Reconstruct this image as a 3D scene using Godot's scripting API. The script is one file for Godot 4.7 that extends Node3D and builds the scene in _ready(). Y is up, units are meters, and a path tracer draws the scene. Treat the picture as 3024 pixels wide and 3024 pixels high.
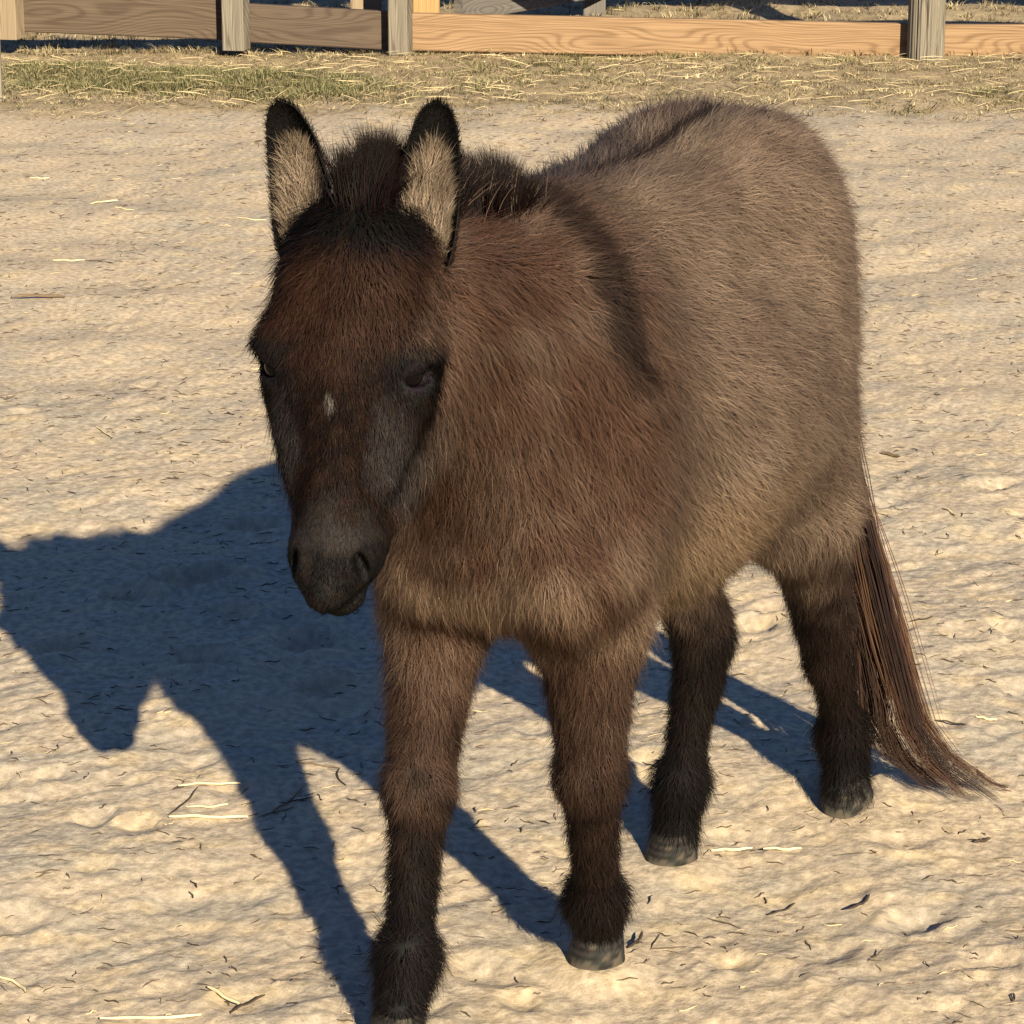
extends Node3D

var rng := RandomNumberGenerator.new()
var FUR := 1.0
var donkey_at := Transform3D(Basis(Vector3(-0.5, 0, 0.8660254), Vector3.UP, Vector3(-0.8660254, 0, -0.5)), Vector3(0.156, 0, -3.455))

# ------------------------------------------------------------------ helpers
func tag(o: Node, label := "", category := "", group := "", kind := "") -> void:
	if label: o.set_meta("label", label)
	if category: o.set_meta("category", category)
	if group: o.set_meta("group", group)
	if kind: o.set_meta("kind", kind)

func lin(r: float, g: float, b: float) -> Color:
	return Color(r, g, b).linear_to_srgb()

func mat(c: Color, rough := 0.8, spec := 0.4) -> StandardMaterial3D:
	var m := StandardMaterial3D.new()
	m.albedo_color = c
	m.roughness = rough
	m.metallic_specular = spec
	return m

func vmat(rough := 0.8, spec := 0.4) -> StandardMaterial3D:
	var m := mat(Color.WHITE, rough, spec)
	m.vertex_color_use_as_albedo = true
	return m

func add_mesh(called: String, mesh: Mesh, m: Material, parent: Node = self) -> MeshInstance3D:
	var o := MeshInstance3D.new()
	o.name = called
	o.mesh = mesh
	o.material_override = m
	parent.add_child(o, true)
	return o

func noise(seed_: int, freq: float, octaves := 3, type := FastNoiseLite.TYPE_SIMPLEX_SMOOTH) -> FastNoiseLite:
	var n := FastNoiseLite.new()
	n.seed = seed_
	n.frequency = freq
	n.noise_type = type
	n.fractal_octaves = octaves
	n.fractal_type = FastNoiseLite.FRACTAL_FBM if octaves > 1 else FastNoiseLite.FRACTAL_NONE
	return n

# ------------------------------------------------------------------ distance fields
# a primitive: [kind, a, b, ra, rb, k, basis]; kinds: 0 tapered capsule, 1 ellipsoid (a centre, b radii), 2 ellipsoid taken away
func cap(a: Vector3, b: Vector3, ra: float, rb: float, k := 0.04) -> Array:
	return [0, a, b, ra, rb, k, Basis()]

func ell(c: Vector3, r: Vector3, k := 0.04, turn := Basis()) -> Array:
	return [1, c, r, 0.0, 0.0, k, turn]

func cut(c: Vector3, r: Vector3, k := 0.01, turn := Basis()) -> Array:
	return [2, c, r, 0.0, 0.0, k, turn]

func mesh_field(prims: Array, lo: Vector3, hi: Vector3, cell: float) -> Dictionary:
	var nx := int((hi.x - lo.x) / cell) + 2
	var ny := int((hi.y - lo.y) / cell) + 2
	var nz := int((hi.z - lo.z) / cell) + 2
	var f := PackedFloat32Array()
	f.resize(nx * ny * nz)
	f.fill(0.2)
	for p: Array in prims:
		var kind: int = p[0]
		var a: Vector3 = p[1]
		var b: Vector3 = p[2]
		var ra: float = p[3]
		var rb: float = p[4]
		var k: float = p[5]
		var turn: Basis = p[6]
		var inv := turn.transposed()
		var mn: Vector3
		var mx: Vector3
		var pad := k + 0.02
		if kind == 0:
			var r := maxf(ra, rb) + pad
			mn = a.min(b) - Vector3(r, r, r)
			mx = a.max(b) + Vector3(r, r, r)
		else:
			var e := Vector3(absf(turn.x.x) * b.x + absf(turn.y.x) * b.y + absf(turn.z.x) * b.z, absf(turn.x.y) * b.x + absf(turn.y.y) * b.y + absf(turn.z.y) * b.z, absf(turn.x.z) * b.x + absf(turn.y.z) * b.y + absf(turn.z.z) * b.z) + Vector3(pad, pad, pad)
			mn = a - e
			mx = a + e
		var i0 := maxi(0, int((mn.x - lo.x) / cell))
		var i1 := mini(nx - 1, int((mx.x - lo.x) / cell) + 1)
		var j0 := maxi(0, int((mn.y - lo.y) / cell))
		var j1 := mini(ny - 1, int((mx.y - lo.y) / cell) + 1)
		var l0 := maxi(0, int((mn.z - lo.z) / cell))
		var l1 := mini(nz - 1, int((mx.z - lo.z) / cell) + 1)
		var ba := b - a
		var bb := 1.0 / maxf(ba.dot(ba), 1e-9)
		var inv_r := Vector3(1.0 / maxf(b.x, 1e-6), 1.0 / maxf(b.y, 1e-6), 1.0 / maxf(b.z, 1e-6))
		for i in range(i0, i1 + 1):
			for j in range(j0, j1 + 1):
				var at := (i * ny + j) * nz + l0
				var q := Vector3(lo.x + i * cell, lo.y + j * cell, lo.z + l0 * cell)
				for l in range(l0, l1 + 1):
					var d: float
					if kind == 0:
						var pa := q - a
						var h := clampf(pa.dot(ba) * bb, 0.0, 1.0)
						d = (pa - ba * h).length() - ra - (rb - ra) * h
					else:
						var e := (inv * (q - a)) * inv_r
						var k0 := e.length()
						d = k0 * (k0 - 1.0) / maxf((e * inv_r).length(), 1e-6)
					var old := f[at]
					if kind == 2:
						d = -d
						var w := maxf(k - absf(old - d), 0.0) / k
						f[at] = maxf(old, d) + w * w * k * 0.25
					else:
						var w := maxf(k - absf(old - d), 0.0) / k
						f[at] = minf(old, d) - w * w * k * 0.25
					q.z += cell
					at += 1
	# surface nets
	var ids := PackedInt32Array()
	ids.resize(nx * ny * nz)
	ids.fill(-1)
	var verts := PackedVector3Array()
	var norms := PackedVector3Array()
	var idx := PackedInt32Array()
	var sx := ny * nz
	var offs := [0, 1, nz, nz + 1, sx, sx + 1, sx + nz, sx + nz + 1]
	var edges := [[0, 1], [2, 3], [4, 5], [6, 7], [0, 2], [1, 3], [4, 6], [5, 7], [0, 4], [1, 5], [2, 6], [3, 7]]
	var corner := [Vector3(0, 0, 0), Vector3(0, 0, 1), Vector3(0, 1, 0), Vector3(0, 1, 1), Vector3(1, 0, 0), Vector3(1, 0, 1), Vector3(1, 1, 0), Vector3(1, 1, 1)]
	for i in nx - 1:
		for j in ny - 1:
			var row := (i * ny + j) * nz
			for l in nz - 1:
				var c := row + l
				var f0 := f[c]
				if f0 > 0.06 or f0 < -0.06:
					continue
				var neg := f0 < 0.0
				if (f[c + 1] < 0.0) == neg and (f[c + nz] < 0.0) == neg and (f[c + nz + 1] < 0.0) == neg and (f[c + sx] < 0.0) == neg and (f[c + sx + 1] < 0.0) == neg and (f[c + sx + nz] < 0.0) == neg and (f[c + sx + nz + 1] < 0.0) == neg:
					continue
				var sum := Vector3.ZERO
				var n := 0
				for e: Array in edges:
					var fa := f[c + offs[e[0]]]
					var fb := f[c + offs[e[1]]]
					if (fa < 0.0) != (fb < 0.0):
						sum += (corner[e[0]] as Vector3).lerp(corner[e[1]], fa / (fa - fb))
						n += 1
				ids[c] = verts.size()
				verts.append(lo + (Vector3(i, j, l) + sum / n) * cell)
				var gx := f[c + sx] + f[c + sx + 1] + f[c + sx + nz] + f[c + sx + nz + 1] - f[c] - f[c + 1] - f[c + nz] - f[c + nz + 1]
				var gy := f[c + nz] + f[c + nz + 1] + f[c + sx + nz] + f[c + sx + nz + 1] - f[c] - f[c + 1] - f[c + sx] - f[c + sx + 1]
				var gz := f[c + 1] + f[c + nz + 1] + f[c + sx + 1] + f[c + sx + nz + 1] - f[c] - f[c + nz] - f[c + sx] - f[c + sx + nz]
				norms.append(Vector3(gx, gy, gz).normalized())
	for i in range(1, nx - 1):
		for j in range(1, ny - 1):
			var row := (i * ny + j) * nz
			for l in range(1, nz - 1):
				var c := row + l
				if ids[c] < 0 and ids[c - 1] < 0 and ids[c - nz] < 0 and ids[c - sx] < 0:
					continue
				var neg := f[c] < 0.0
				if (f[c + sx] < 0.0) != neg:
					quad(idx, ids[c], ids[c - nz], ids[c - nz - 1], ids[c - 1], not neg)
				if (f[c + nz] < 0.0) != neg:
					quad(idx, ids[c], ids[c - 1], ids[c - sx - 1], ids[c - sx], not neg)
				if (f[c + 1] < 0.0) != neg:
					quad(idx, ids[c], ids[c - sx], ids[c - sx - nz], ids[c - nz], not neg)
	return {"v": verts, "n": norms, "i": idx}

func quad(idx: PackedInt32Array, a: int, b: int, c: int, d: int, flip: bool) -> void:
	if a < 0 or b < 0 or c < 0 or d < 0:
		return
	if flip:
		idx.append_array(PackedInt32Array([a, b, c, a, c, d]))
	else:
		idx.append_array(PackedInt32Array([a, c, b, a, d, c]))

func fix_winding(s: Dictionary) -> void:   # front faces run clockwise: (b-a)x(c-a) points inwards
	var v: PackedVector3Array = s.v
	var n: PackedVector3Array = s.n
	var ix: PackedInt32Array = s.i
	for t in range(0, ix.size(), 3):
		var a := ix[t]
		if (v[ix[t + 1]] - v[a]).cross(v[ix[t + 2]] - v[a]).dot(n[a]) > 0.0:
			var x := ix[t + 1]
			ix[t + 1] = ix[t + 2]
			ix[t + 2] = x
	s.i = ix

func shell_mesh(s: Dictionary) -> ArrayMesh:
	var arr := []
	arr.resize(Mesh.ARRAY_MAX)
	arr[Mesh.ARRAY_VERTEX] = s.v
	arr[Mesh.ARRAY_NORMAL] = s.n
	if s.has("c"):
		arr[Mesh.ARRAY_COLOR] = s.c
	arr[Mesh.ARRAY_INDEX] = s.i
	var m := ArrayMesh.new()
	m.add_surface_from_arrays(Mesh.PRIMITIVE_TRIANGLES, arr)
	return m

# ------------------------------------------------------------------ fur
# s holds v, n, i and per vertex c (colour), len, dir (combed direction along the skin), lift (0 flat .. 1 upright), den (hairs per square metre), wid
var n_clump_a := noise(11, 55.0, 2)
var n_clump_b := noise(12, 55.0, 2)
var n_clump_c := noise(13, 14.0, 2)

func grow_fur(s: Dictionary, seed_: int) -> ArrayMesh:
	rng.seed = seed_
	var v: PackedVector3Array = s.v
	var n: PackedVector3Array = s.n
	var ix: PackedInt32Array = s.i
	var c: PackedColorArray = s.c
	var dirs: PackedVector3Array = s.dir
	var lens: PackedFloat32Array = s.len
	var lift: PackedFloat32Array = s.lift
	var den: PackedFloat32Array = s.den
	var wid: PackedFloat32Array = s.wid
	var total := 0
	var ov := PackedVector3Array()
	var on := PackedVector3Array()
	var oc := PackedColorArray()
	var oi := PackedInt32Array()
	for t in range(0, ix.size(), 3):
		var a := ix[t]
		var b := ix[t + 1]
		var d := ix[t + 2]
		var area := (v[b] - v[a]).cross(v[d] - v[a]).length() * 0.5
		var want := area * (den[a] + den[b] + den[d]) / 3.0 * FUR + rng.randf()
		for q in int(want):
			var u := sqrt(rng.randf())
			var wb := rng.randf() * u
			var wa := 1.0 - u
			var wd := u - wb
			var p := v[a] * wa + v[b] * wb + v[d] * wd
			var nn := (n[a] * wa + n[b] * wb + n[d] * wd).normalized()
			var along := dirs[a] * wa + dirs[b] * wb + dirs[d] * wd
			along = (along - nn * along.dot(nn)).normalized()
			var ca := n_clump_a.get_noise_3dv(p)
			var cb := n_clump_b.get_noise_3dv(p)
			var cc := n_clump_c.get_noise_3dv(p)
			var side := nn.cross(along)
			var swing := ca * 0.22 + cc * 0.34 + rng.randfn(0.0, 0.24)
			along = (along + side * swing).normalized()
			side = nn.cross(along)
			var up := clampf((lift[a] * wa + lift[b] * wb + lift[d] * wd) * (1.0 + cb * 0.35) + rng.randfn(0.0, 0.13), 0.05, 1.4)
			var length := (lens[a] * wa + lens[b] * wb + lens[d] * wd) * (0.75 + 0.5 * rng.randf() + cb * 0.25)
			if rng.randf() < 0.14:   # guard hairs
				length *= 1.45
				up *= 1.5
			var w := (wid[a] * wa + wid[b] * wb + wid[d] * wd) * (0.7 + 0.6 * rng.randf())
			var dir1 := (along + nn * (up * 1.5 + 0.1)).normalized()
			var dir2 := (along + nn * up * 0.55 + side * rng.randfn(0.0, 0.2)).normalized()
			var p1 := p + dir1 * length * 0.45
			var p2 := p1 + dir2 * length * 0.55
			var wv := (side + nn * rng.randfn(0.0, 0.35)).normalized() * w
			var col := (c[a] * wa + c[b] * wb + c[d] * wd) * (1.0 + rng.randfn(0.0, 0.17) + cc * 0.22)
			if rng.randf() < 0.13:
				col = col * 1.55
			col.a = 1.0
			var base := ov.size()
			ov.append(p - nn * 0.001 - wv)
			ov.append(p - nn * 0.001 + wv)
			ov.append(p1 - wv * 0.75)
			ov.append(p1 + wv * 0.75)
			ov.append(p2)
			var sn := (nn + along * 0.15 + side * rng.randfn(0.0, 0.25)).normalized()
			for z in 5:
				on.append(sn)
				oc.append(col)
			oi.append(base); oi.append(base + 1); oi.append(base + 2)
			oi.append(base + 1); oi.append(base + 3); oi.append(base + 2)
			oi.append(base + 2); oi.append(base + 3); oi.append(base + 4)
			total += 1
	print("hairs ", total)
	return orient({"v": ov, "n": on, "c": oc, "i": oi})

func orient(s: Dictionary) -> ArrayMesh:
	fix_winding(s)
	return shell_mesh(s)

# long hairs: each given as a list of points, a colour and a half width
func long_hairs(list: Array) -> ArrayMesh:
	var ov := PackedVector3Array()
	var on := PackedVector3Array()
	var oc := PackedColorArray()
	var oi := PackedInt32Array()
	for h: Array in list:
		var pts: PackedVector3Array = h[0]
		var col: Color = h[1]
		var w: float = h[2]
		var out: Vector3 = h[3]
		var m := pts.size()
		for k in m:
			var d := (pts[mini(k + 1, m - 1)] - pts[maxi(k - 1, 0)]).normalized()
			var sd := d.cross(out).normalized()
			var ww := w * (1.0 - pow(float(k) / (m - 1), 2.5) * 0.9)
			var nn := sd.cross(d).normalized()
			if nn.dot(out) < 0.0: nn = -nn
			ov.append(pts[k] - sd * ww)
			ov.append(pts[k] + sd * ww)
			on.append(nn); on.append(nn)
			oc.append(col); oc.append(col)
			if k > 0:
				var b := ov.size() - 4
				oi.append_array(PackedInt32Array([b, b + 1, b + 2, b + 1, b + 3, b + 2]))
	return orient({"v": ov, "n": on, "c": oc, "i": oi})

# ------------------------------------------------------------------ the donkey
var head_at: Transform3D   # head frame in the donkey's frame: x to the donkey's left, y from muzzle to poll, z out of the face

func body_prims() -> Array:
	var p := []
	p.append(ell(Vector3(0.05, 0.675, 0), Vector3(0.34, 0.200, 0.170), 0.06))
	p.append(ell(Vector3(-0.04, 0.625, 0), Vector3(0.27, 0.175, 0.176), 0.06))
	p.append(ell(Vector3(-0.175, 0.742, 0), Vector3(0.20, 0.192, 0.142), 0.06))
	p.append(ell(Vector3(0.29, 0.60, 0.01), Vector3(0.125, 0.150, 0.120), 0.06))
	p.append(cap(Vector3(0.24, 0.865, 0), Vector3(-0.05, 0.86, 0), 0.045, 0.05, 0.08))
	p.append(ell(Vector3(0.085, 0.582, 0), Vector3(0.19, 0.168, 0.172), 0.05))
	for s: float in [-1.0, 1.0]:
		p.append(ell(Vector3(0.275, 0.66, s * 0.072), Vector3(0.105, 0.19, 0.080), 0.03, Basis(Vector3(0, 0, 1), 0.25)))
	p.append(ell(Vector3(-0.22, 0.58, 0.068), Vector3(0.115, 0.19, 0.062), 0.07, Basis(Vector3(0, 0, 1), 0.0)))
	p.append(ell(Vector3(-0.225, 0.58, -0.062), Vector3(0.105, 0.19, 0.058), 0.07, Basis(Vector3(0, 0, 1), -0.2)))
	for s: float in [-1.0, 1.0]:
		p.append(cap(Vector3(0.12, 0.845, s * 0.055), Vector3(-0.10, 0.862, s * 0.055), 0.052, 0.052, 0.05))
		p.append(ell(Vector3(-0.16, 0.823, s * 0.050), Vector3(0.155, 0.118, 0.070), 0.05))
	# neck
	p.append(cap(Vector3(0.25, 0.79, 0), Vector3(0.45, 0.85, 0.035), 0.100, 0.070, 0.08))
	p.append(cap(Vector3(0.28, 0.69, 0), Vector3(0.48, 0.78, 0.03), 0.105, 0.075, 0.08))
	# legs: [upper, elbow/stifle, knee/hock, fetlock, hoof top]
	var legs := [
		[Vector3(0.27, 0.60, 0.10), Vector3(0.290, 0.46, 0.108), Vector3(0.370, 0.265, 0.085), Vector3(0.432, 0.090, 0.064), Vector3(0.472, 0.030, 0.050), 0],
		[Vector3(0.28, 0.60, -0.078), Vector3(0.268, 0.46, -0.072), Vector3(0.250, 0.27, -0.066), Vector3(0.184, 0.090, -0.038), Vector3(0.156, 0.035, -0.026), 0],
		[Vector3(-0.22, 0.55, 0.085), Vector3(-0.19, 0.44, 0.075), Vector3(-0.240, 0.27, 0.040), Vector3(-0.202, 0.088, 0.048), Vector3(-0.180, 0.018, 0.044), 1],
		[Vector3(-0.245, 0.55, -0.066), Vector3(-0.288, 0.45, -0.070), Vector3(-0.400, 0.265, -0.055), Vector3(-0.452, 0.095, -0.066), Vector3(-0.428, 0.018, -0.083), 1]]
	for g: Array in legs:
		if g[5] == 0:
			p.append(cap(g[0], g[1], 0.070, 0.050, 0.05))
			p.append(cap(g[1], g[2], 0.049, 0.031, 0.04))
			p.append(cap(g[2], g[3], 0.028, 0.020, 0.02))
			p.append(ell(g[2] + Vector3(0.004, 0, 0), Vector3(0.036, 0.040, 0.034), 0.012))
			p.append(cap(g[2] + Vector3(-0.016, -0.03, 0), g[3] + Vector3(-0.012, 0.02, 0), 0.011, 0.010, 0.012))
		else:
			p.append(cap(g[0], g[1], 0.064, 0.052, 0.06))
			p.append(cap(g[1], g[2], 0.052, 0.031, 0.04))
			p.append(cap(g[2], g[3], 0.027, 0.020, 0.02))
			p.append(cap(g[2] + Vector3(-0.014, 0.025, 0), g[2] + Vector3(-0.004, -0.06, 0), 0.020, 0.016, 0.03))
		p.append(ell(g[3], Vector3(0.030, 0.032, 0.028), 0.015))
		p.append(cap(g[3], g[4] + Vector3(0, 0.008, 0), 0.024, 0.025, 0.02))
	for s: float in [-1.0, 1.0]:   # point of the shoulder, and the hollow between it and the neck
		p.append(ell(Vector3(0.345, 0.540, s * 0.085), Vector3(0.055, 0.065, 0.050), 0.04))
		p.append(cut(Vector3(0.385, 0.650, s * 0.150), Vector3(0.040, 0.085, 0.045), 0.05))
		p.append(cut(Vector3(0.165, 0.560, s * 0.215), Vector3(0.022, 0.120, 0.050), 0.05))
	# dock of the tail
	p.append(cap(Vector3(-0.33, 0.83, 0), Vector3(-0.385, 0.70, -0.015), 0.032, 0.022, 0.05))
	p.append(cap(Vector3(-0.385, 0.70, -0.015), Vector3(-0.405, 0.55, -0.045), 0.022, 0.012, 0.03))
	return p

func head_prims() -> Array:
	var p := []
	p.append(ell(Vector3(0, -0.055, -0.005), Vector3(0.074, 0.085, 0.070), 0.04))
	p.append(ell(Vector3(0, -0.130, 0.0), Vector3(0.078, 0.095, 0.066), 0.04))
	p.append(cap(Vector3(0, -0.16, 0.012), Vector3(0, -0.315, 0.008), 0.052, 0.033, 0.04))
	for s: float in [-1.0, 1.0]:
		p.append(ell(Vector3(s * 0.062, -0.132, 0.026), Vector3(0.028, 0.028, 0.028), 0.03))
		p.append(ell(Vector3(s * 0.040, -0.155, -0.060), Vector3(0.042, 0.090, 0.070), 0.04))
		p.append(cap(Vector3(s * 0.035, -0.18, -0.075), Vector3(s * 0.018, -0.325, -0.022), 0.040, 0.025, 0.04))
		p.append(cap(Vector3(s * 0.058, -0.17, 0.012), Vector3(s * 0.040, -0.25, 0.010), 0.018, 0.012, 0.03))
	p.append(ell(Vector3(0, -0.335, 0.0), Vector3(0.036, 0.046, 0.041), 0.025))
	for s: float in [-1.0, 1.0]:
		p.append(ell(Vector3(s * 0.023, -0.341, 0.013), Vector3(0.018, 0.027, 0.022), 0.012))
	p.append(ell(Vector3(-0.001, -0.373, 0.012), Vector3(0.022, 0.024, 0.024), 0.014))
	p.append(ell(Vector3(0.003, -0.366, -0.022), Vector3(0.027, 0.027, 0.025), 0.006))
	for s: float in [-1.0, 1.0]:
		p.append(ell(Vector3(s * 0.070, -0.136, 0.035), Vector3(0.021, 0.010, 0.018), 0.015))
	# cuts: nostrils, mouth line, eye slits
	for s: float in [-1.0, 1.0]:
		p.append(cut(Vector3(s * 0.035, -0.347, 0.025), Vector3(0.0065, 0.018, 0.013), 0.006, Basis(Vector3(0, 0, 1), s * 0.35)))
		p.append(cut(Vector3(s * 0.008, -0.392, 0.006), Vector3(0.011, 0.0034, 0.016), 0.004, Basis(Vector3(0, 0, 1), s * 0.35)))
		p.append(cut(Vector3(s * 0.019, -0.383, 0.000), Vector3(0.011, 0.0036, 0.016), 0.004, Basis(Vector3(0, 0, 1), s * 0.75)))
		p.append(cut(Vector3(s * 0.028, -0.369, -0.008), Vector3(0.012, 0.0036, 0.016), 0.004, Basis(Vector3(0, 0, 1), s * 0.95)))
		p.append(cut(Vector3(s * 0.082, -0.152, 0.038), Vector3(0.020, 0.0095, 0.022), 0.005, Basis(Vector3(0, 0, 1), s * 0.5)))
		p.append(ell(Vector3(s * 0.0685, -0.1480, 0.0385), Vector3(0.021, 0.0095, 0.0165), 0.004, Basis(Vector3(0, 0, 1), s * 0.5)))
	return p

func smooth(a: float, b: float, x: float) -> float:
	return smoothstep(a, b, x)

var n_coat := noise(21, 9.0, 3)
var n_coat2 := noise(22, 28.0, 2)

func blank(s: Dictionary) -> void:
	var m: int = s.v.size()
	var c := PackedColorArray(); c.resize(m); s.c = c
	var d := PackedVector3Array(); d.resize(m); s.dir = d
	for k: String in ["len", "lift", "den", "wid"]:
		var a := PackedFloat32Array(); a.resize(m); s[k] = a

const COAT := Color(0.112, 0.077, 0.058)
const GOLD := Color(0.184, 0.134, 0.096)
const DARK := Color(0.016, 0.0105, 0.0085)
const BLACK := Color(0.007, 0.0058, 0.0056)
const RUST := Color(0.052, 0.026, 0.017)

func coat_body(s: Dictionary) -> void:
	blank(s)
	for k in s.v.size():
		var p: Vector3 = s.v[k]
		var n: Vector3 = s.n[k]
		var na := n_coat.get_noise_3dv(p)
		var nb := n_coat2.get_noise_3dv(p)
		var col := COAT.lerp(GOLD, clampf(0.35 + na * 0.9 + nb * 0.3, 0.0, 1.0))
		# front of the body darker and redder, flank lighter
		var front := smooth(0.13, 0.31, p.x + nb * 0.06 + na * 0.08)
		col = col.lerp(RUST.lerp(COAT, clampf(0.16 + nb * 0.3 + na * 0.7, 0.0, 0.8)), front * 0.88)
		# pale tan hair low on the chest and inside of the forearms
		var tan := smooth(0.60, 0.50, p.y + nb * 0.03) * smooth(0.41, 0.49, p.y) * smooth(0.16, 0.28, p.x)
		col = col.lerp(Color(0.235, 0.165, 0.11), tan * clampf(0.55 + na * 1.6 + nb * 0.5, 0.0, 1.0) * 0.72)
		# golden hair low on the barrel
		col = col.lerp(Color(0.205, 0.138, 0.076), smooth(0.66, 0.50, p.y + na * 0.08) * smooth(0.28, 0.14, p.x) * smooth(-0.12, 0.02, p.x) * smooth(0.38, 0.44, p.y) * 0.55)
		# dorsal stripe and shoulder cross
		if n.y > 0.3 and p.y > 0.7:
			col = col.lerp(DARK, smooth(0.0115, 0.006, absf(p.z + na * 0.006)) * smooth(0.19, 0.12, p.x) * 0.92)
		var cross := 0.275 + 0.20 * clampf(0.94 - p.y, 0.0, 0.16) - 0.15 * clampf(0.78 - p.y, 0.0, 0.3) + na * 0.010
		col = col.lerp(DARK, smooth(0.026, 0.014, absf(p.x - cross)) * smooth(0.68, 0.79, p.y + nb * 0.05) * 0.92)
		# legs
		var hind := 1.0 if p.x < 0.0 else 0.0
		var leg := smooth(0.45, 0.32, p.y + nb * 0.05 + na * 0.07)
		col = col.lerp(Color(0.048, 0.029, 0.021).lerp(Color(0.034, 0.022, 0.0175), hind), leg * 0.88)
		var low := smooth(0.33, 0.20, p.y + nb * 0.07 + na * 0.05 - hind * 0.04)
		col = col.lerp(DARK.lerp(BLACK, 0.75 + hind * 0.15).lerp(RUST, 0.15 if p.z < 0.0 else 0.0), low * (0.88 + hind * 0.06))
		if p.x > 0.2 and p.z > 0.015:   # the leading foreleg is the blackest in front
			col = col.lerp(BLACK, smooth(0.34, 0.14, p.y + nb * 0.10 + na * 0.06) * 0.85)
		var sock := smooth(0.19, 0.09, p.y + nb * 0.04)
		col = col.lerp(BLACK, sock * (0.95 if p.x < 0.0 else 0.75))
		s.c[k] = col
		# groom
		var d := Vector3(-0.75, -0.55, 0)
		d = d.lerp(Vector3(-0.35, -0.9, 0), smooth(0.05, 0.3, p.x))
		if p.y < 0.47:
			d = d.lerp(Vector3(-0.1, -1, 0), smooth(0.47, 0.40, p.y))
		if n.y > 0.6:
			d = d.lerp(Vector3(-1, 0, signf(p.z) * 0.4), 0.7)
		s.dir[k] = d
		var length := 0.027
		length = lerpf(length, 0.019, smooth(0.46, 0.30, p.y))
		length = lerpf(length, 0.026, smooth(0.15, 0.10, p.y) * smooth(0.05, 0.08, p.y))
		length = lerpf(length, 0.024 if p.x < 0.0 else 0.016, smooth(0.075, 0.05, p.y))
		s.len[k] = length
		s.lift[k] = lerpf(0.44, 0.38, smooth(0.46, 0.30, p.y))
		s.den[k] = lerpf(360000.0, 380000.0, smooth(0.46, 0.36, p.y))
		s.wid[k] = 0.00034

func coat_head(s: Dictionary) -> void:   # in the head's frame
	blank(s)
	for k in s.v.size():
		var p: Vector3 = s.v[k]
		var n: Vector3 = s.n[k]
		var na := n_coat.get_noise_3dv(p * 2.0 + Vector3(5, 0, 0))
		var nb := n_coat2.get_noise_3dv(p * 2.0)
		var fore := smooth(-0.20, -0.07, p.y + na * 0.04)
		var col := Color(0.0100, 0.0068, 0.0060).lerp(RUST, clampf(0.04 + 0.30 * nb, 0.0, 0.3))
		col = col.lerp(Color(0.026, 0.0135, 0.0095).lerp(RUST, clampf(0.06 + na * 0.9, 0.0, 0.5)), fore * 0.9)
		# black between the ears
		col = col.lerp(BLACK, smooth(-0.050, -0.015, p.y + nb * 0.015) * smooth(0.075, 0.045, absf(p.x)))
		# side of the jaw browner
		col = col.lerp(COAT, smooth(0.0, -0.05, p.z) * smooth(-0.33, -0.24, p.y) * 0.8)
		col = col.lerp(RUST.lerp(COAT, 0.5), smooth(0.058, 0.080, p.x) * smooth(-0.19, -0.10, p.y) * 0.8)
		# round the eyes dark grey
		for e: float in [-1.0, 1.0]:
			var q := p - Vector3(e * 0.074, -0.152, 0.035)
			q.y *= 1.3
			col = col.lerp(Color(0.0085, 0.0078, 0.0080), smooth(0.055, 0.025, q.length() + nb * 0.01))
			# greyer hair on the side of the nose
			col = col.lerp(Color(0.036, 0.031, 0.031), smooth(0.028, 0.012, Vector2(p.x - e * 0.055, (p.y + 0.23) * 0.4).length() + nb * 0.008) * 0.7)
		# muzzle: short grey hair above, black lips
		var muz := smooth(-0.265, -0.315, p.y + na * 0.03 + nb * 0.02)
		col = col.lerp(Color(0.020, 0.017, 0.016), muz * 0.85 * smooth(-0.02, 0.02, p.z))
		col = col.lerp(Color(0.0052, 0.0045, 0.0043).lerp(Color(0.022, 0.017, 0.013), clampf(nb * 0.7, 0.0, 0.25)), smooth(-0.322, -0.352, p.y + nb * 0.016 + na * 0.022 - p.x * p.x * 6.0))
		for e: float in [-1.0, 1.0]:
			col = col.lerp(Color(0.005, 0.004, 0.004), smooth(0.019, 0.010, (p - Vector3(e * 0.035, -0.347, 0.025)).length()))
		# small white star
		var st := Vector2(p.x + 0.002, (p.y + 0.186) * 0.40).length()
		if p.z > 0.03:
			col = col.lerp(Color(0.42, 0.38, 0.34), smooth(0.0040, 0.0005, st + nb * 0.003) * 0.36)
		s.c[k] = col
		var d := Vector3(p.x * 4.0, -1, -0.1)
		d = d.lerp(Vector3(p.x * 8.0, 0.5, 0), smooth(-0.11, -0.05, p.y) * 0.4)
		s.dir[k] = d
		var length := lerpf(0.010, 0.026, smooth(-0.17, -0.05, p.y))
		length = lerpf(length, 0.024, smooth(0.02, -0.05, p.z))
		length = lerpf(length, 0.0048, muz)
		s.len[k] = length
		for e: float in [-1.0, 1.0]:
			s.len[k] = lerpf(s.len[k], 0.0025, smooth(0.030, 0.018, (p - Vector3(e * 0.076, -0.152, 0.038)).length()))
		s.lift[k] = lerpf(0.30, 0.12, muz)
		s.den[k] = lerpf(420000.0, 520000.0, muz)
		s.wid[k] = lerpf(0.00045, 0.00028, muz)

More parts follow.
